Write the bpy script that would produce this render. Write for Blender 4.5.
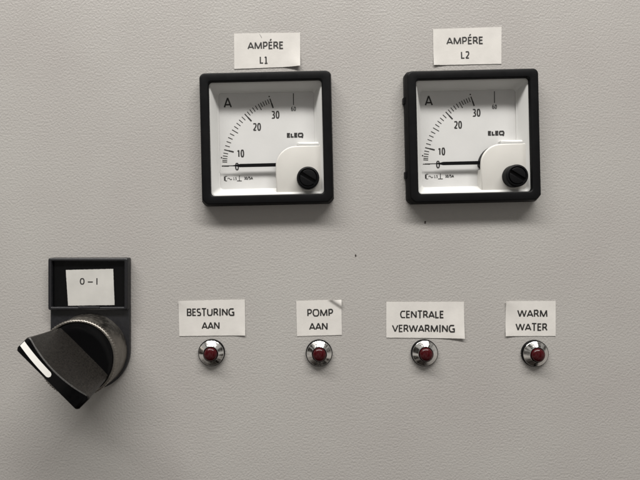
import bpy, bmesh, math, random
from mathutils import Vector, noise

random.seed(7)
for o in list(bpy.data.objects):
    bpy.data.objects.remove(o)
C = bpy.context.scene
COL = C.collection
S = 0.001                      # everything below is measured in millimetres
K = 0.375                      # millimetres per photograph pixel on the panel face
FX, FY, D = 295.0, 225.0, 175.0  # foot of the camera's perpendicular on the panel, its distance (mm)

# ------------------------------------------------------------------ camera
cd = bpy.data.cameras.new('camera')
cam = bpy.data.objects.new('camera', cd)
COL.objects.link(cam)
cam.location = ((FX-320)*K*S, -D*S, (240-FY)*K*S)
cam.rotation_euler = (math.pi/2, 0, 0)
cd.sensor_width = 36
cd.lens = 36*D/(640*K)
cd.shift_x = (320-FX)/640
cd.shift_y = -(240-FY)/640
cd.clip_start = 0.01
cd.clip_end = 50
C.camera = cam

# ------------------------------------------------------------------ world: invented dim room, for fill light and chrome reflections
w = bpy.data.worlds.new('World')
C.world = w
w.use_nodes = True
nt = w.node_tree
N, L = nt.nodes, nt.links
bg = N['Background']
tc = N.new('ShaderNodeTexCoord')
sep = N.new('ShaderNodeSeparateXYZ')
L.new(tc.outputs['Generated'], sep.inputs[0])
rz = N.new('ShaderNodeValToRGB')           # dark straight down, brightened below the horizon to fill the shadows
mr = N.new('ShaderNodeMapRange')
mr.inputs[1].default_value = -1
mr.inputs[2].default_value = 1
L.new(sep.outputs['Z'], mr.inputs[0])
L.new(mr.outputs[0], rz.inputs[0])
e = rz.color_ramp.elements
e[0].position = 0.0; e[0].color = (0.02, 0.016, 0.013, 1)
e[1].position = 1.0; e[1].color = (0.34, 0.33, 0.31, 1)
for q, c in ((0.06, (0.05, 0.043, 0.037)), (0.24, (0.46, 0.43, 0.395)), (0.55, (0.50, 0.485, 0.46))):
    a = rz.color_ramp.elements.new(q); a.color = (*c, 1)
mp = N.new('ShaderNodeMapping')
mp.inputs['Scale'].default_value = (3.2, 3.2, .9)
L.new(tc.outputs['Generated'], mp.inputs[0])
nz = N.new('ShaderNodeTexNoise')
nz.inputs['Scale'].default_value = 1.7
nz.inputs['Detail'].default_value = 2
L.new(mp.outputs[0], nz.inputs[0])
rn = N.new('ShaderNodeValToRGB')           # made-up dark and pale streaks for the chrome to reflect
rn.color_ramp.elements[0].position = 0.46; rn.color_ramp.elements[0].color = (0.06, 0.055, 0.05, 1)
rn.color_ramp.elements[1].position = 0.50; rn.color_ramp.elements[1].color = (1.15, 1.15, 1.15, 1)
L.new(nz.outputs[0], rn.inputs[0])
mx = N.new('ShaderNodeMix'); mx.data_type = 'RGBA'; mx.blend_type = 'MULTIPLY'
mx.inputs[0].default_value = 1
L.new(rz.outputs[0], mx.inputs[6]); L.new(rn.outputs[0], mx.inputs[7])
L.new(mx.outputs[2], bg.inputs[0])
bg.inputs[1].default_value = 0.82

# ------------------------------------------------------------------ the ceiling lamp that lights the panel
LD = 1.0
ld = bpy.data.lights.new('ceiling_lamp', 'AREA')
lamp = bpy.data.objects.new('ceiling_lamp', ld)
COL.objects.link(lamp)
ld.shape = 'RECTANGLE'
ld.size = 1.45
ld.size_y = 0.13
ld.energy = 21.8
ld.color = (1.0, 0.975, 0.935)
dirv = Vector((-0.05, -0.485, 0.873)).normalized()
lamp.location = dirv*LD
lamp.rotation_euler = (-dirv).to_track_quat('-Z', 'Y').to_euler()

C.view_settings.view_transform = 'Standard'
C.view_settings.look = 'None'
C.view_settings.gamma = 1
C.view_settings.use_curve_mapping = False
C.view_settings.exposure = 0.08
C.render.engine = 'CYCLES'

# ------------------------------------------------------------------ helpers
def tag(o, label=None, cat=None, group=None, kind=None):
    if label: o['label'] = label
    if cat: o['category'] = cat
    if group: o['group'] = group
    if kind: o['kind'] = kind
    return o

def pt(px, py, h=0.0):
    """panel coordinates (u right, v up, mm) of a point measured in the photograph, h mm proud of the panel"""
    f = 1 - h/D
    x = FX + (px-FX)*f
    y = FY + (py-FY)*f
    return ((x-320)*K, (240-y)*K)

def empty(name, uv, tilt=0.0):
    o = bpy.data.objects.new(name, None)
    COL.objects.link(o)
    o.empty_display_size = 0.005
    o.location = (uv[0]*S, 0, uv[1]*S)
    o.rotation_euler = (0, -math.radians(tilt), 0)
    return o

def V(u, v, h):
    return Vector((u*S, -h*S, v*S))

def link(name, bm, mat, parent=None, sharp=28, smooth=True):
    bmesh.ops.recalc_face_normals(bm, faces=bm.faces)
    if smooth:
        lim = math.radians(sharp)
        for f in bm.faces: f.smooth = True
        for ed in bm.edges:
            if len(ed.link_faces) == 2 and ed.calc_face_angle(0) > lim:
                ed.smooth = False
    me = bpy.data.meshes.new(name)
    bm.to_mesh(me)
    bm.free()
    me.materials.append(mat)
    o = bpy.data.objects.new(name, me)
    COL.objects.link(o)
    if parent: o.parent = parent
    return o

def rrect(hw, hh, r, n=6, cx=0, cy=0, chamfer_low=False):
    """closed loop of (u,v), counter-clockwise, rounded corners (low corners cut straight if asked)"""
    pts = []
    for q, (sx, sy) in enumerate(((1, 1), (-1, 1), (-1, -1), (1, -1))):
        c = (sx*(hw-r), sy*(hh-r))
        p0 = (c[0]+r*math.cos(q*math.pi/2), c[1]+r*math.sin(q*math.pi/2))
        p1 = (c[0]+r*math.cos((q+1)*math.pi/2), c[1]+r*math.sin((q+1)*math.pi/2))
        for i in range(n+1):
            if chamfer_low and sy < 0:
                t = i/n
                # a soft-cornered 45 degree cut
                ang = (q+t)*math.pi/2
                ax, ay = c[0]+r*math.cos(ang), c[1]+r*math.sin(ang)
                bx, by = p0[0]+(p1[0]-p0[0])*t, p0[1]+(p1[1]-p0[1])*t
                pts.append((cx+ax*.25+bx*.75, cy+ay*.25+by*.75))
            else:
                ang = (q+i/n)*math.pi/2
                pts.append((cx+c[0]+r*math.cos(ang), cy+c[1]+r*math.sin(ang)))
    return pts

def circle(r, n=64, cx=0, cy=0):
    return [(cx+r*math.cos(2*math.pi*i/n), cy+r*math.sin(2*math.pi*i/n)) for i in range(n)]

def loft(bm, rings, cap_top=False, cap_bottom=False):
    """rings: list of (loop of (u,v), h)"""
    rv = []
    for lp, h in rings:
        rv.append([bm.verts.new(V(u, v, h)) for u, v in lp])
    for a, b in zip(rv, rv[1:]):
        n = len(a)
        for i in range(n):
            j = (i+1) % n
            bm.faces.new((a[i], a[j], b[j], b[i]))
    if cap_top: bm.faces.new(rv[-1])
    if cap_bottom: bm.faces.new(rv[0])
    return rv

def lathe(bm, prof, n=64, cx=0, cy=0, cap_top=False, wob=None):
    rings = []
    for k, (r, h) in enumerate(prof):
        lp = []
        for i in range(n):
            rr = r
            if wob and wob[k]: rr += wob[k]*(1 if i % 2 else -1)
            t = 2*math.pi*i/n
            lp.append((cx+rr*math.cos(t), cy+rr*math.sin(t)))
        rings.append((lp, h))
    return loft(bm, rings, cap_top=cap_top)

def prism(bm, lp, h0, h1, bev=0.0):
    cu = sum(p[0] for p in lp)/len(lp); cv = sum(p[1] for p in lp)/len(lp)
    def shrink(b):
        n = len(lp); out = []
        for i in range(n):
            p0, p, p2 = Vector(lp[i-1]), Vector(lp[i]), Vector(lp[(i+1) % n])
            e1 = (p-p0).normalized(); e2 = (p2-p).normalized()
            n1 = Vector((-e1.y, e1.x)); n2 = Vector((-e2.y, e2.x))
            m = (n1+n2)
            m = m/max(m.length_squared, .3)*2
            out.append((p.x+m.x*b, p.y+m.y*b))
        return out
    if bev:
        r = [(lp, h0), (lp, h1-bev)]
        for k in (1, 2, 3):
            a = k/3*math.pi/2
            r.append((shrink(bev*(1-math.cos(a))), h1-bev+bev*math.sin(a)))
        loft(bm, r, cap_top=True, cap_bottom=True)
    else:
        loft(bm, [(lp, h0), (lp, h1)], cap_top=True, cap_bottom=True)

def quad(bm, pts, h):
    bm.faces.new([bm.verts.new(V(u, v, h)) for u, v in pts])

def stroke(bm, p, q, wd, h):
    a, b = Vector(p), Vector(q)
    d = (b-a).normalized()
    n = Vector((-d.y, d.x))*wd/2
    quad(bm, [a-n, b-n, b+n, a+n], h)

def arc(cx, cy, rx, ry, a0, a1, n=14):
    return [(cx+rx*math.cos(math.radians(a0+(a1-a0)*i/n)), cy+ry*math.sin(math.radians(a0+(a1-a0)*i/n))) for i in range(n+1)]

# plain sans letters as centre lines: glyph -> (advance width, strokes), cap height 1
def glyphs():
    g = {}
    g['A'] = (.86, [[(.02, 0), (.43, 1), (.84, 0)], [(.16, .30), (.70, .30)]])
    g['B'] = (.74, [[(.12, .5), (.42, .5)] + arc(.42, .735, .22, .235, -90, 90)[0:] + [(.12, .97), (.12, .03), (.42, .03)] + arc(.42, .265, .26, .235, -90, 90)])
    g['C'] = (.78, [arc(.50, .5, .42, .485, 52, 308, 22)])
    g['E'] = (.62, [[(.58, .965), (.11, .965), (.11, .035), (.58, .035)], [(.11, .52), (.53, .52)]])
    g['É'] = (.62, g['E'][1] + [[(.26, 1.12), (.44, 1.34)]])
    g['G'] = (.88, [arc(.52, .5, .44, .485, 50, 300, 22) + [(.82, .10), (.82, .47), (.55, .47)]])
    g['I'] = (.34, [[(.17, 0), (.17, 1)]])
    g['L'] = (.58, [[(.11, 1), (.11, .035), (.55, .035)]])
    g['M'] = (1.16, [[(.11, 0), (.15, .98), (.58, .06), (1.01, .98), (1.05, 0)]])
    g['N'] = (.92, [[(.11, 0), (.11, .97), (.81, .03), (.81, 1)]])
    g['O'] = (.98, [arc(.49, .5, .42, .485, 90, 450, 30)])
    g['P'] = (.72, [[(.11, 0), (.11, .965), (.36, .965)] + arc(.36, .69, .27, .275, 90, -90) + [(.11, .415)]])
    g['Q'] = (.98, [arc(.49, .5, .42, .485, 90, 450, 30), [(.55, .28), (.92, -.06)]])
    g['R'] = (.76, [[(.11, 0), (.11, .965), (.36, .965)] + arc(.36, .715, .26, .25, 90, -90) + [(.11, .465)], [(.36, .465), (.52, .36), (.70, 0)]])
    g['S'] = (.66, [arc(.33, .725, .25, .245, 38, 250, 14) + arc(.33, .265, .26, .235, 75, -145, 14)])
    g['T'] = (.72, [[(.02, .965), (.70, .965)], [(.36, 0), (.36, .965)]])
    g['U'] = (.90, [[(.11, 1), (.11, .38)] + arc(.45, .37, .34, .335, 180, 360, 16) + [(.79, 1)]])
    g['V'] = (.84, [[(.02, 1), (.42, .02), (.82, 1)]])
    g['W'] = (1.28, [[(.02, 1), (.33, .03), (.64, .95), (.95, .03), (1.26, 1)]])
    g['0'] = (.62, [arc(.31, .5, .215, .47, 90, 450, 30)])
    g['1'] = (.62, [[(.13, .78), (.33, .95), (.33, .03)], [(.10, .035), (.55, .035)]])
    g['2'] = (.62, [arc(.30, .70, .22, .265, 150, -22, 14) + [(.42, .45), (.08, .04), (.55, .04)]])
    g['3'] = (.62, [arc(.28, .735, .21, .235, 140, -80, 14) + [(.22, .505)], [(.22, .505)] + arc(.28, .27, .24, .24, 85, -140, 16)])
    g['5'] = (.62, [[(.52, .965), (.15, .965), (.12, .52)] + arc(.28, .32, .24, .285, 110, -140, 16)])
    g['6'] = (.62, [arc(.31, .30, .215, .27, 90, 450, 24), [(.095, .32)] + arc(.34, .50, .245, .465, 190, 62, 12)])
    g['condensed1'] = (.62, [[(.18, .76), (.40, .95), (.40, 0)]])
    g['.'] = (.26, [[(.13, 0), (.13, .14)]])
    g['/'] = (.50, [[(.02, -.06), (.48, 1.04)]])
    g['–'] = (.80, [[(.05, .40), (.75, .40)]])
    return g
GLYPH = glyphs()

def ribbon(bm, line, wd, place, h):
    """one mitred flat stroke along a polyline"""
    P = [Vector(p) for p in line]
    closed = (P[0]-P[-1]).length < 1e-4
    if closed: P = P[:-1]
    n = len(P)
    L_, R_ = [], []
    for i in range(n):
        a = P[i-1] if (i > 0 or closed) else None
        b = P[(i+1) % n] if (i < n-1 or closed) else None
        d1 = (P[i]-a).normalized() if a is not None else None
        d2 = (b-P[i]).normalized() if b is not None else None
        if d1 is None: d1 = d2
        if d2 is None: d2 = d1
        n1 = Vector((-d1.y, d1.x)); n2 = Vector((-d2.y, d2.x))
        m = n1+n2
        if m.length < .2: m = n1
        m = m.normalized()
        k = min(1/max(m.dot(n1), .3), 1.9)
        L_.append(P[i]+m*wd/2*k); R_.append(P[i]-m*wd/2*k)
    lv = []; rv = []
    for p in L_:
        q = place(p); lv.append(bm.verts.new(V(q[0], q[1], h(q) if callable(h) else h)))
    for p in R_:
        q = place(p); rv.append(bm.verts.new(V(q[0], q[1], h(q) if callable(h) else h)))
    for i in range(n if closed else n-1):
        j = (i+1) % n
        bm.faces.new((lv[i], rv[i], rv[j], lv[j]))

def text_into(bm, s, c, width, cap, h, tilt=0.0, weight=0.135, narrow_one=False, shear=0.0):
    """lay the characters s flat, centred on c (mm), ink stretched to width, capitals cap high"""
    runs = []
    x = 0
    for ch in s:
        adv, st = GLYPH['condensed1' if (narrow_one and ch == '1') else ch]
        runs += [[(px+x, py) for px, py in l] for l in st]
        x += adv + .11
    xs = [p[0] for l in runs for p in l]
    x0, x1 = min(xs), max(xs)
    wmm = weight*cap
    sx = (width-wmm)/max(x1-x0, 1e-3) if x1-x0 > 1e-3 else 1
    t = math.radians(tilt)
    hk = h if callable(h) else None
    for k, l in enumerate(runs):
        # the ends and tops of the strokes keep inside the cap height
        q = [((px-(x0+x1)/2)*sx + shear*(py-.5)*cap, (min(max(py, weight/2 if py >= 0 and len(l) > 2 else py), 1-weight/2 if (py <= 1 and len(l) > 2) else py)-.5)*cap) for px, py in l]
        place = lambda p: (c[0]+p[0]*math.cos(t)-p[1]*math.sin(t), c[1]+p[0]*math.sin(t)+p[1]*math.cos(t))
        # break the stroke at sharp points so that it keeps its width there
        pieces, cur = [], [q[0]]
        for i in range(1, len(q)):
            cur.append(q[i])
            if i < len(q)-1:
                d1 = (Vector(q[i])-Vector(q[i-1])).normalized(); d2 = (Vector(q[i+1])-Vector(q[i])).normalized()
                if d1.dot(d2) < -.15:
                    pieces.append(cur); cur = [q[i]]
        pieces.append(cur)
        for z, pc in enumerate(pieces):
            lift = .006*k+.002*z
            ribbon(bm, pc, wmm, place, (lambda a, lift=lift: hk(a[0], a[1])+lift) if hk else h+lift)

# ------------------------------------------------------------------ materials
def mat(name, col, rough=0.5, metal=0.0, vary=0.0, vscale=0.2, rvary=0.0, bump=0.0, bscale=2.0, bdist=0.02,
        coat=0.0, spec=0.5, distort=0.0, detail=3.0, tint=None, sub=0.0):
    m = bpy.data.materials.new(name)
    m.use_nodes = True
    t = m.node_tree
    p = t.nodes['Principled BSDF']
    p.inputs['Base Color'].default_value = (*col, 1)
    p.inputs['Roughness'].default_value = rough
    p.inputs['Metallic'].default_value = metal
    p.inputs['Coat Weight'].default_value = coat
    p.inputs['Coat Roughness'].default_value = 0.08
    p.inputs['Specular IOR Level'].default_value = spec
    tcn = t.nodes.new('ShaderNodeTexCoord')
    mpn = t.nodes.new('ShaderNodeMapping')
    mpn.inputs['Scale'].default_value = (1/S, 1/S, 1/S)       # texture space in millimetres
    t.links.new(tcn.outputs['Object'], mpn.inputs[0])
    def nz(sc, det, dis=0.0):
        n = t.nodes.new('ShaderNodeTexNoise')
        n.inputs['Scale'].default_value = sc
        n.inputs['Detail'].default_value = det
        n.inputs['Distortion'].default_value = dis
        t.links.new(mpn.outputs[0], n.inputs[0])
        return n
    if vary:
        n = nz(vscale, 4)
        r = t.nodes.new('ShaderNodeValToRGB')
        lo = tint or tuple(c*(1-vary) for c in col)
        r.color_ramp.elements[0].position = .32; r.color_ramp.elements[0].color = (*lo, 1)
        r.color_ramp.elements[1].position = .68; r.color_ramp.elements[1].color = (*[min(1, c*(1+vary*.6)) for c in col], 1)
        t.links.new(n.outputs[0], r.inputs[0])
        t.links.new(r.outputs[0], p.inputs['Base Color'])
    if rvary:
        n = nz(vscale*2.3, 3)
        mr = t.nodes.new('ShaderNodeMapRange')
        mr.inputs[1].default_value = .3; mr.inputs[2].default_value = .7
        mr.inputs[3].default_value = max(0.02, rough-rvary); mr.inputs[4].default_value = min(1, rough+rvary)
        t.links.new(n.outputs[0], mr.inputs[0])
        t.links.new(mr.outputs[0], p.inputs['Roughness'])
    if bump:
        n = nz(bscale, detail, distort)
        b = t.nodes.new('ShaderNodeBump')
        b.inputs['Strength'].default_value = bump
        b.inputs['Distance'].default_value = bdist*S
        t.links.new(n.outputs[0], b.inputs['Height'])
        t.links.new(b.outputs[0], p.inputs['Normal'])
    return m

M_panel = mat('grey_powder_coat', (0.382, 0.370, 0.352), rough=0.42, vary=0.045, vscale=0.022, rvary=.06, bump=1.0, bscale=1.38,
              bdist=0.128, distort=0.22, detail=0.9, spec=0.4, tint=(0.366, 0.348, 0.333))
M_black = mat('black_plastic', (0.005, 0.005, 0.0056), rough=0.45, rvary=0.06, vscale=0.1, bump=0.4, bscale=4, bdist=0.01, spec=0.12)
M_gloss = mat('glossy_black_plastic', (0.003, 0.003, 0.0033), rough=0.2, rvary=0.06, vscale=0.3, spec=0.12)
M_holder = mat('dark_grey_plastic', (0.0095, 0.0095, 0.0115), rough=0.4, rvary=0.1, vscale=0.4, bump=0.2, bscale=4, bdist=0.01)
M_dusty = mat('dusty_black_plastic', (0.016, 0.0142, 0.0125), rough=0.34, rvary=0.13, vary=0.6, vscale=1.9, bump=0.6, bscale=5, bdist=0.025, tint=(0.008, 0.0072, 0.0065), spec=.35)
M_white = mat('white_moulded_plastic', (0.60, 0.60, 0.587), rough=0.38, vary=0.02, vscale=0.1)
M_cream = mat('cream_moulded_plastic', (0.57, 0.557, 0.527), rough=0.36, vary=0.03, vscale=0.12)
M_dial = mat('dial_card', (0.58, 0.578, 0.57), rough=0.6, vary=0.02, vscale=0.2)
M_ink = mat('black_ink', (0.015, 0.014, 0.013), rough=0.6)
M_greyink = mat('grey_ink', (0.10, 0.098, 0.092), rough=0.6)
M_paper = mat('cut_paper', (0.62, 0.60, 0.572), rough=0.85, vary=0.06, vscale=0.15, bump=0.6, bscale=1.1, bdist=0.035, spec=0.2)
M_paperin = mat('grey_white_paper', (0.52, 0.51, 0.485), rough=0.8, vary=0.06, vscale=0.2, bump=0.4, bscale=.9, bdist=0.03, spec=0.2)
M_chrome = mat('chrome', (0.74, 0.73, 0.71), rough=0.14, metal=1.0, rvary=0.06, vscale=0.6)
M_satin = mat('satin_metal', (0.23, 0.215, 0.195), rough=0.4, metal=1.0, rvary=0.1, vscale=0.3, vary=0.15, bump=0.2, bscale=2, bdist=0.01)
M_red = mat('red_lens_plastic', (0.040, 0.0018, 0.0034), rough=0.2, spec=.35, vary=.12, vscale=.35)
M_mark = mat('white_paint', (0.80, 0.79, 0.76), rough=0.5)
M_chip = mat('dark_speck', (0.03, 0.022, 0.018), rough=0.7)

# ------------------------------------------------------------------ the sheet metal panel everything is fixed to
bm = bmesh.new()
loops = [rrect(320, 260, 4)]
for px, py in ((267.05, 140.0), (469.3, 137.95)):
    c = pt(px, py); t = math.radians(1.3)
    loops.append([(c[0]+u*math.cos(t)-v*math.sin(t), c[1]+u*math.sin(t)+v*math.cos(t)) for u, v in rrect(22.5, 22.5, 1, 4)])
eds = []
for lp in loops:
    vs = [bm.verts.new(V(u, v, 0)) for u, v in lp]
    eds += [bm.edges.new((vs[i], vs[(i+1) % len(vs)])) for i in range(len(vs))]
bmesh.ops.triangle_fill(bm, use_beauty=True, use_dissolve=False, edges=eds)
r = bmesh.ops.extrude_face_region(bm, geom=list(bm.faces))
for g in r['geom']:
    if isinstance(g, bmesh.types.BMVert): g.co.y += 2*S
tag(link('control_panel', bm, M_panel, smooth=False), kind='structure')

# ------------------------------------------------------------------ ammeters
MT = 1.3                                        # both were fitted very slightly turned
def mloc(px, py, h):
    """place inside the meter (mm from its centre), read off the first meter"""
    c = pt(267.05, 140.0, 0)
    p = pt(px, py, h)
    u, v = p[0]-c[0], p[1]-c[1]
    t = math.radians(-MT)
    return (u*math.cos(t)-v*math.sin(t), u*math.sin(t)+v*math.cos(t))

HD = -1.1                                        # height of the dial card above the panel

def make_meter():
    root = empty('ammeter', (0, 0))
    # frame
    bm = bmesh.new()
    prof = [(24.35, 0.02, 1.7), (24.35, 2.6, 1.7), (24.2, 3.0, 1.8), (23.9, 4.6, 1.9), (23.72, 4.98, 1.9), (23.4, 5.1, 1.8),
            (21.15, 5.1, 1.4), (20.92, 5.02, 1.3), (20.76, 4.8, 1.2), (20.65, 3.3, 1.1), (20.65, -3.0, 1.1)]
    loft(bm, [(rrect(a, a*1.005, r, 6, chamfer_low=(a > 22)), h) for a, h, r in prof])
    link('frame', bm, M_black, root, sharp=50)
    # white moulding that slopes down to the dial
    bm = bmesh.new()
    hw, hh = 18.0, 18.1
    loft(bm, [(rrect(20.66, 20.76, 1.2), 3.6), (rrect(20.4, 20.5, 1.3), 3.55), (rrect(20.15, 20.25, 1.4), 3.35), (rrect(18.32, 18.42, 1.3), -.35),
              (rrect(18.12, 18.22, 1.25), -.45), (rrect(hw, hh, 1.2), -.58), (rrect(hw-.02, hh-.02, 1.2), -1.4)])
    link('surround', bm, M_white, root, sharp=35)
    # dial card
    bm = bmesh.new()
    prism(bm, rrect(hw+.3, hh+.3, 1.2), HD-1, HD)
    dial = link('dial_plate', bm, M_dial, root, smooth=False)
    hs = HD+0.04
    pv = (293.6, 166.0)
    knots = [(5, 3.3), (6, 4.6), (7, 6.2), (8, 8.2), (9, 10.5), (10, 13.2), (15, 30.5), (20, 46.8), (25, 60.2), (30, 70.6)]
    def ang(val):
        for (a, x), (b, y) in zip(knots, knots[1:]):
            if a <= val <= b: return math.radians(x+(y-x)*(val-a)/(b-a))
    def pol(r, t):
        return mloc(pv[0]-r*math.cos(t), pv[1]-r*math.sin(t), HD)
    bm = bmesh.new()
    for val in range(5, 31):
        t = ang(val)
        major, mid = val in (10, 20, 30), val in (15, 25)
        r0 = 61.5 if major else (64.5 if mid else 66.6)
        stroke(bm, pol(r0, t), pol(71.4, t), 0.40 if major else 0.30, hs)
        if major: stroke(bm, pol(r0, t), pol(66.5, t), 0.52, hs+.02)
    stroke(bm, mloc(293.4, 93.3, HD), mloc(293.5, 105, HD), 0.30, hs)
    stroke(bm, mloc(221.8, 166.2, HD), mloc(229, 166.2, HD), 0.3, hs)
    for px, py in ((269.2, 96.6), (221.6, 157.6)):
        c = mloc(px, py, HD)
        quad(bm, circle(0.27, 12, *c), hs+.04)
    link('scale_marks', bm, M_ink, dial, smooth=False)
    bm = bmesh.new()
    for s, px, py, wd, cap in (('10', 240.6, 153.5, 7.2, 7.8), ('20', 256.9, 126.9, 8.2, 7.8), ('30', 275.4, 114.8, 8.2, 7.8),
                               ('0', 237.0, 166.6, 3.9, 7.6), ('60', 293.5, 108.9, 4.8, 4.3)):
        text_into(bm, s, mloc(px, py, HD), wd*.377, cap*.377, hs, weight=0.165, narrow_one=True)
    link('numerals', bm, M_ink, dial, smooth=False)
    bm = bmesh.new()
    text_into(bm, 'A', mloc(227.7, 102.6, HD), 8.2*.377, 10.8*.377, hs, weight=0.135)
    link('unit_letter', bm, M_ink, dial, smooth=False)
    bm = bmesh.new()
    text_into(bm, 'ELEQ', mloc(295.2, 135.2, HD), 16.6*.377, 4.8*.377, hs, weight=0.30)
    link('maker_name', bm, M_ink, dial, smooth=False)
    # class and position symbols
    bm = bmesh.new()
    def P(x, y): return mloc(x, y, HD)
    stroke(bm, P(224.0, 178.6), P(225.6, 178.6), 1.55, hs)
    stroke(bm, P(225.0, 176.3), P(227.2, 176.3), .22, hs+.02)
    stroke(bm, P(225.0, 180.9), P(227.2, 180.9), .22, hs+.02)
    prev = None
    for i in range(9):
        q = P(227.6+i*.55, 178.9-0.9*math.sin(i/8*2*math.pi))
        if prev: stroke(bm, prev, q, .24, hs+.02*(i % 2))
        prev = q
    text_into(bm, '1.5', P(234.9, 178.6), 3.6*.377, 2.8*.377, hs, weight=0.17)
    stroke(bm, P(239.4, 175.6), P(239.4, 180.6), .26, hs)
    stroke(bm, P(237.0, 180.9), P(241.8, 180.9), .26, hs+.02)
    text_into(bm, '30/5A', P(248.5, 178.2), 9.0*.377, 2.9*.377, hs, weight=0.2)
    link('rating_symbols', bm, M_ink, dial, smooth=False)
    # pointer
    hp = 0.85
    bm = bmesh.new()
    a, b, c, d, e = (mloc(x, 166.0, hp) for x in (221.8, 232.5, 240.0, 283.0, 222.5))
    half = [(a[0], .14), (b[0], .16), (c[0]-1.2, .34), (c[0], .62), (d[0], .66)]
    y = a[1]
    lp = [(x, y-q) for x, q in half]+[(x, y+q) for x, q in reversed(half)]
    prism(bm, lp, hp-.25, hp+.1)
    link('pointer', bm, M_black, root, smooth=False)
    # corner cover, raised, over the pivot
    c0 = mloc(275.2, 146.2, 2.4)
    x0, y1 = c0
    R = 7.6
    arc = [(x0+R-R*math.cos(i/10*math.pi/2), y1-R+R*math.sin(i/10*math.pi/2)) for i in range(11)]   # left side up to the top
    bm = bmesh.new()
    lp = [(x0, -20.4)] + arc + [(20.35, y1), (20.35, -20.4)]
    lp = lp[::-1]
    prism(bm, lp, 1.9, 2.55, bev=.55)
    low = mloc(275.2, 171.5, 2.4)[1]
    prism(bm, [(x0+.06, -19.8), (x0+1.6, -19.8), (x0+1.6, low), (x0+.06, low)], -1.5, 1.95)
    cover = link('corner_cover', bm, M_cream, root, sharp=40)
    # black block standing in for the shade in the gap under it
    bm = bmesh.new()
    q = [(x0+1.61, low-.01)] + [(u+.12, v-.12) for u, v in arc] + [(19.0, y1-.12), (19.0, low-.01)]
    prism(bm, q[::-1], -1.5, 1.92)
    link('hollow_shade', bm, M_black, root)
    # ledge joining the cover to the right-hand slope
    l0, l1 = mloc(297.2, 142.0, 1.6), mloc(321.0, 146.5, 1.6)
    bm = bmesh.new()
    prism(bm, [(l0[0], l1[1]), (19.9, l1[1]), (19.9, l0[1]+.6), (19.4, l0[1]), (l0[0]+.3, l0[1]), (l0[0], l0[1]-.3)], -1.5, 1.5, bev=.7)
    link('ledge', bm, M_white, root, sharp=40)
    # slotted screw
    sc = mloc(308.1, 177.6, 6.2)
    bm = bmesh.new()
    lathe(bm, [(4.1, 2.3), (4.1, 5.5), (4.0, 5.85), (3.75, 6.1), (3.35, 6.15), (3.25, 6.0), (3.17, 5.5)], 48, *sc, cap_top=True)
    scr = link('adjusting_screw', bm, M_black, root, sharp=60)
    bm = bmesh.new()
    sa = math.radians(-33)
    for sgn in (1, -1):
        lp = []
        for i in range(17):
            t = math.acos(.62/2.95)
            q = -t + 2*t*i/16 + (math.pi/2 if sgn > 0 else -math.pi/2)
            lp.append((sc[0]+2.95*math.cos(q+sa), sc[1]+2.95*math.sin(q+sa)))
        prism(bm, lp, 5.45, 6.2, bev=.18)
    link('slotted_face', bm, M_black, scr, sharp=40)
    return root

def copy_tree(o, parent=None):
    c = o.copy()
    COL.objects.link(c)
    if parent: c.parent = parent
    for ch in list(o.children): copy_tree(ch, c)
    return c

m1 = make_meter()
m2 = copy_tree(m1)
for o, px, py in ((m1, 267.05, 140.0), (m2, 469.3, 137.95)):
    u, v = pt(px, py)
    o.location = (u*S, 0, v*S)
    o.rotation_euler = (0, -math.radians(MT), 0)
tag(m1, 'square black framed ammeter below the paper label reading AMPÉRE L1', 'ammeter', 'ammeters on the panel')
tag(m2, 'square black framed ammeter below the paper label reading AMPÉRE L2', 'ammeter', 'ammeters on the panel')
fr2 = [c for c in m2.children if c.name.startswith('frame')][0]
for v in (14.0, -13.6):
    bm = bmesh.new()
    prism(bm, rrect(.42, 1.3, .3, cx=-24.5, cy=v), 0.3, 2.4, bev=.2)
    link('mounting_clip', bm, M_black, fr2)

# ------------------------------------------------------------------ indicator lamps
def make_lamp():
    root = empty('indicator_lamp', (0, 0))
    bm = bmesh.new()
    lathe(bm, [(4.98, 0.02), (5.0, .6), (4.96, 1.0), (4.8, 1.12), (4.4, 1.12)], 64)
    link('gasket', bm, M_gloss, root, sharp=50)
    bm = bmesh.new()
    lathe(bm, [(4.6, .95), (4.66, 1.26), (4.63, 1.33), (4.57, 1.385), (4.5, 1.43), (2.92, 2.62), (2.85, 2.67), (2.78, 2.69), (2.72, 2.60), (2.68, 1.6)], 96)
    link('chrome_bezel', bm, M_chrome, root, sharp=30)
    bm = bmesh.new()
    lathe(bm, [(2.74, 2.3), (2.7, 2.58), (2.42, 2.58)], 64)
    link('lens_gap_shade', bm, M_gloss, root, sharp=50)  # black ring added as the dark shade in the gap round the lens
    bm = bmesh.new()
    prof = [(2.5, 1.7), (2.48, 2.2), (2.45, 2.7), (2.4, 3.2)]
    for i in range(1, 9):
        a = i/8*math.pi/2
        prof.append((max(.02, 2.4*math.cos(a)), 3.2+1.15*math.sin(a)))
    lathe(bm, prof, 64, cap_top=True)
    link('red_lens', bm, M_red, root, sharp=50)
    return root

l1 = make_lamp()
lamps = [(l1, 211.9, 352.2, 'BESTURING AAN'), (None, 319.0, 352.6, 'POMP AAN'), (None, 424.0, 352.4, 'CENTRALE VERWARMING'), (None, 534.0, 353.0, 'WARM WATER')]
for i, (o, px, py, s) in enumerate(lamps):
    o = o or copy_tree(l1)
    u, v = pt(px, py)
    o.location = (u*S, 0, v*S)
    tag(o, 'round red indicator lamp in chrome bezel below the label reading '+s, 'indicator lamp', 'red indicator lamps in a row')

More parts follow.
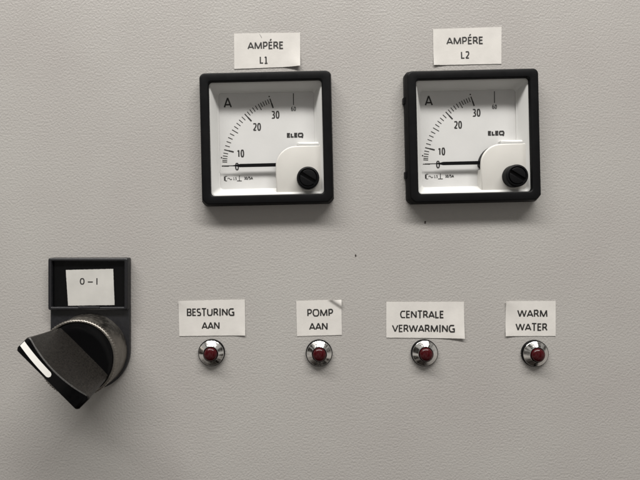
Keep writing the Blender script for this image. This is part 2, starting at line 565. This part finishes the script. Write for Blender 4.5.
# ------------------------------------------------------------------ cut paper labels stuck on the panel
def sticker(corners, lines, label, lifts=(), ink_extra=None, h0=0.16, m=None, tilt=0.0, group='paper labels on the panel', cap=2.84, weight=.168, wave=.12, fold=False):
    """corners TL TR BR BL in photograph pixels; lifts: (corner index, height mm, reach)"""
    P = [pt(x, y, h0) for x, y in corners]
    c = (sum(p[0] for p in P)/4, sum(p[1] for p in P)/4)
    Q = [(p[0]-c[0], p[1]-c[1]) for p in P]
    root = empty('paper_label', c)
    seed = random.random()*50
    def height(u, v):
        h = h0 + wave*(noise.noise((u*.09+seed, v*.12, seed)) + .5)*.5
        for k, amt, reach in lifts:
            d = math.hypot(u-Q[k][0], v-Q[k][1])
            if d < reach: h += amt*(1-d/reach)**2
        return h
    nu, nv = 40, 24
    bm = bmesh.new()
    grid = []
    ru = random.Random(int(seed*100))
    edge = [[ru.uniform(-.05, .05) for _ in range(60)] for _ in range(4)]
    for j in range(nv+1):
        row = []
        for i in range(nu+1):
            a, b = i/nu, j/nv
            top = [(Q[0][k]*(1-a)+Q[1][k]*a) for k in (0, 1)]
            bot = [(Q[3][k]*(1-a)+Q[2][k]*a) for k in (0, 1)]
            u = top[0]*(1-b)+bot[0]*b
            v = top[1]*(1-b)+bot[1]*b
            if j == 0: v += edge[0][i]*.6
            if j == nv: v += edge[1][i]*.6
            if i == 0: u += edge[2][j]*.6
            if i == nu: u += edge[3][j]*.6
            h = height(u, v)
            if fold:                                  # creased upper right corner, buckled off the panel
                s = (u-Q[1][0])*.55 + (v-Q[1][1])*.83
                x = min(max((s+3.1)/1.3, 0), 1)
                h += .62*x*x*(3-2*x)
                x = min(max((s+1.5)/1.5, 0), 1)
                h -= .4*x*x
            row.append(bm.verts.new(V(u, v, h)))
        grid.append(row)
    for j in range(nv):
        for i in range(nu):
            bm.faces.new((grid[j][i], grid[j+1][i], grid[j+1][i+1], grid[j][i+1]))
    # thickness
    r = bmesh.ops.extrude_face_region(bm, geom=list(bm.faces))
    low = [g for g in r['geom'] if isinstance(g, bmesh.types.BMVert)]
    for vv in low: vv.co.y += 0.12*S
    sheet = link('paper', bm, m or M_paper, root, sharp=40)
    bm = bmesh.new()
    for s, px, py, wd in lines:
        p = pt(px, py, h0)
        text_into(bm, s, (p[0]-c[0], p[1]-c[1]), wd*K, cap, lambda u, v: height(u, v)+.035, tilt=tilt, weight=weight)
    if ink_extra:
        for (x0, y0, x1, y1, wd) in ink_extra:
            a, b = pt(x0, y0, h0), pt(x1, y1, h0)
            a = (a[0]-c[0], a[1]-c[1]); b = (b[0]-c[0], b[1]-c[1])
            stroke(bm, a, b, wd, height(*a)+.05)
    link('lettering', bm, M_ink, sheet, smooth=False)
    tag(root, label, 'paper label', group)
    return root

sticker([(234, 33.6), (300.2, 32.5), (300.2, 66.4), (234.2, 69.0)],
        [('AMPÉRE', 265.5, 45.5, 36.2), ('L1', 263.9, 59.9, 8.4)],
        'cream paper label reading AMPÉRE L1 above the left-hand ammeter', lifts=[(2, 1.0, 8)], tilt=.9,
        ink_extra=[(259.6, 34.2, 260.9, 36.2, .08), (260.8, 36.0, 261.7, 38.0, .12)])
sticker([(433, 29.2), (501.6, 26.9), (501.4, 63.8), (433.6, 65.2)],
        [('AMPÉRE', 464.7, 40.7, 37.0), ('L2', 465.2, 55.0, 8.6)],
        'cream paper label reading AMPÉRE L2 above the right-hand ammeter', lifts=[(3, .4, 6)], tilt=1.2)
sticker([(178.6, 301.0), (244.8, 299.6), (245.3, 335.3), (179.2, 336.1)],
        [('BESTURING', 210.6, 312.1, 47.4), ('AAN', 210.6, 325.5, 18.0)],
        'cream paper label reading BESTURING AAN above an indicator lamp', lifts=[(0, .5, 6), (2, .35, 6)], tilt=.4)
sticker([(296.2, 301.1), (341.3, 299.6), (341.9, 334.9), (297.0, 336.2)],
        [('POMP', 320.2, 312.7, 25.8), ('AAN', 318.3, 326.3, 18.6)],
        'cream paper label reading POMP AAN with a creased upper right corner', lifts=[], tilt=.8, fold=True)
sticker([(386.3, 302.0), (464.0, 302.0), (464.2, 338.3), (386.3, 337.6)],
        [('CENTRALE', 422.0, 314.4, 43.9), ('VERWARMING', 423.2, 328.4, 62.6)],
        'wide cream paper label reading CENTRALE VERWARMING above an indicator lamp', lifts=[(2, .7, 12)], tilt=0)
sticker([(505.7, 301.1), (555.7, 301.1), (555.7, 336.0), (505.3, 336.0)],
        [('WARM', 532.2, 313.4, 30.2), ('WATER', 531.4, 327.0, 32.0)],
        'cream paper label reading WARM WATER above the rightmost indicator lamp', lifts=[(0, .5, 7), (3, .4, 6)], tilt=0)

# ------------------------------------------------------------------ rotary selector switch with its legend holder
SC = pt(92.0, 349.5)
sw = empty('selector_switch', SC)
tag(sw, 'black rotary selector switch with a big handle turned to point upper left', 'selector switch')
def sl(px, py, h=0.0):
    p = pt(px, py, h)
    return (p[0]-SC[0], p[1]-SC[1])

# back plate, straight above and round below
R = 14.65
lp = []
for i in range(33):
    a = math.pi + i/32*math.pi
    lp.append((R*math.cos(a), R*math.sin(a)))
top = sl(92, 306)[1]
lp += [(R, top), (-R, top)]
bm = bmesh.new()
prism(bm, lp, 0.02, 1.9, bev=.35)
link('back_plate', bm, M_holder, sw, sharp=40)

# legend holder
hc = ((sl(52.6, 257.4)[0]+sl(131.0, 257.4)[0])/2, (sl(52, 257.4)[1]+sl(52, 308.6)[1])/2)
hw, hh = (131.0-52.6)*K/2, (308.6-257.4)*K/2
bm = bmesh.new()
loft(bm, [(rrect(a, b, r, 4, *hc), h) for a, b, r, h in (
    (hw, hh, .7, 0.02), (hw, hh, .7, 2.9), (hw-.1, hh-.1, .7, 3.25), (hw-.35, hh-.35, .6, 3.45), (hw-1.1, hh-.95, .4, 3.45), (hw-1.25, hh-1.1, .3, 3.3), (hw-1.3, hh-1.15, .3, 2.0))])
holder = link('legend_holder', bm, M_holder, sw, sharp=50)
bm = bmesh.new()
prism(bm, rrect(hw-1.0, hh-.9, .3, 4, *hc), 0.5, 2.15)
link('holder_floor', bm, M_gloss, holder, smooth=False)
bm = bmesh.new()
tp = sl(89, 307.6, 3.4)
prism(bm, rrect(3.9, .36, .2, 4, tp[0], tp[1]), 3.0, 3.75, bev=.15)
link('snap_tab', bm, M_holder, holder)

# metal collar
bm = bmesh.new()
lathe(bm, [(13.9, 1.85), (13.85, 2.6), (13.7, 3.2), (13.6, 9.9), (13.6, 10.2), (13.62, 11.4), (13.4, 11.9), (12.95, 12.1), (12.7, 12.0), (12.65, 10.8)], 168,
      wob=[0, 0, 0, 0, .13, .15, .15, .12, 0, 0])
link('metal_collar', bm, M_satin, sw, sharp=50)
bm = bmesh.new()
lathe(bm, [(12.67, 10.5), (12.6, 11.6), (12.3, 11.85), (9.0, 11.6), (2.0, 11.5)], 96, cap_top=True)
link('turning_disc', bm, M_gloss, sw, sharp=50)

# handle
def hxy(s, q):                   # s along the handle (positive towards lower right), q across (positive upper right)
    r = math.sqrt(.5)
    return (s*r+q*r, -s*r+q*r)
bm = bmesh.new()
NS, NT = 28, 12
LB, LT = 12.25, 13.75
def top_h(x): return 30.0-1.9*x*x
def side(x, t):                  # half width at fraction x (-1..1) of the length and t (0 base..1 top)
    base = 3.5
    tp = 1.95+1.15*x*x
    return base+(tp-base)*(1-(1-t)**1.8)
rows = []
for j in range(NT+1):
    t = j/NT
    ring = []
    Lh = LB+(LT-LB)*t
    xs = [math.sin((-1+2*i/NS)*math.pi/2) for i in range(NS+1)]
    for sgn in (1, -1):
        for x in (xs if sgn > 0 else xs[::-1]):
            wq = side(x, t)
            ax = abs(x)
            cr = 1-max(0, (ax-.93)/.07)**2*.32          # rounded end corners
            h = 11.2+(top_h(x)-11.2)*t
            ring.append((x*Lh, sgn*wq*cr, h))
    rows.append(ring)
edge = [(s*.985, q*(1-.28/max(abs(q), .5)), h+.22) for s, q, h in rows[-1]]
rows[-1] = [(s, q, h-.15) for s, q, h in rows[-1]]
rows.append([(s*.996, q*(1-.1/max(abs(q), .5)), h+.12) for s, q, h in [(a, b, c) for a, b, c in rows[-1]]])
rows.append(edge)
vr = [[bm.verts.new(V(*hxy(s, q), h)) for s, q, h in r_] for r_ in rows]
n = len(vr[0])
for a, b in zip(vr, vr[1:]):
    for i in range(n):
        j = (i+1) % n
        bm.faces.new((a[i], a[j], b[j], b[i]))
m_ = NS+1
for i in range(NS):
    a, b, c, d = vr[-1][i], vr[-1][i+1], vr[-1][n-2-i], vr[-1][n-1-i]
    bm.faces.new((a, b, c, d))
bmesh.ops.remove_doubles(bm, verts=bm.verts, dist=1e-6)
handle = link('handle', bm, M_dusty, sw, sharp=38)
handle.data.materials.append(M_gloss)
for p in handle.data.polygons:
    if p.normal.y < -.8 and p.center.y < -.024: p.material_index = 1
# white pointer line painted along the handle top
bm = bmesh.new()
pts = []
nn = 60
rowsm = []
for i in range(nn+1):
    s = -13.45+i/nn*13.9
    wd = .98
    if s > -.7:
        wd = .98*math.sqrt(max(0.0, 1-((s+.7)/1.15)**2))
    x = s/LT
    rowsm.append((bm.verts.new(V(*hxy(s, max(wd, .02)), top_h(x)+.3)), bm.verts.new(V(*hxy(s, -max(wd, .02)), top_h(x)+.3))))
for a, b in zip(rowsm, rowsm[1:]):
    bm.faces.new((a[0], a[1], b[1], b[0]))
link('pointer_line', bm, M_mark, handle)

sticker([(65.9, 270.0), (113.2, 268.9), (114.6, 305.0), (68.2, 305.7)],
        [('0', 82.3, 281.3, 4.7), ('–', 90.4, 281.3, 6.0), ('I', 97.0, 281.3, .8)],
        'small greyish paper label reading 0–I inside the black holder above the selector switch', h0=2.45, m=M_paperin, tilt=0, cap=2.4, weight=.17, wave=.2)

# ------------------------------------------------------------------ two dark specks on the paint
for px, py, r, lab in ((355.6, 255.3, .42, 'tiny dark speck on the grey paint midway between ammeters and lamps'),
                       (425.2, 222.2, .5, 'tiny dark speck on the grey paint just under the right-hand ammeter')):
    bm = bmesh.new()
    lp = []
    for i in range(14):
        a = 2*math.pi*i/14
        q = r*(1+random.uniform(-.3, .3))
        lp.append((q*.62*math.cos(a), q*1.15*math.sin(a)))
    prism(bm, lp, 0.01, .12)
    o = link('paint_chip', bm, M_chip)
    u, v = pt(px, py)
    o.location = (u*S, 0, v*S)
    tag(o, lab, 'paint chip', 'dark specks on the panel')
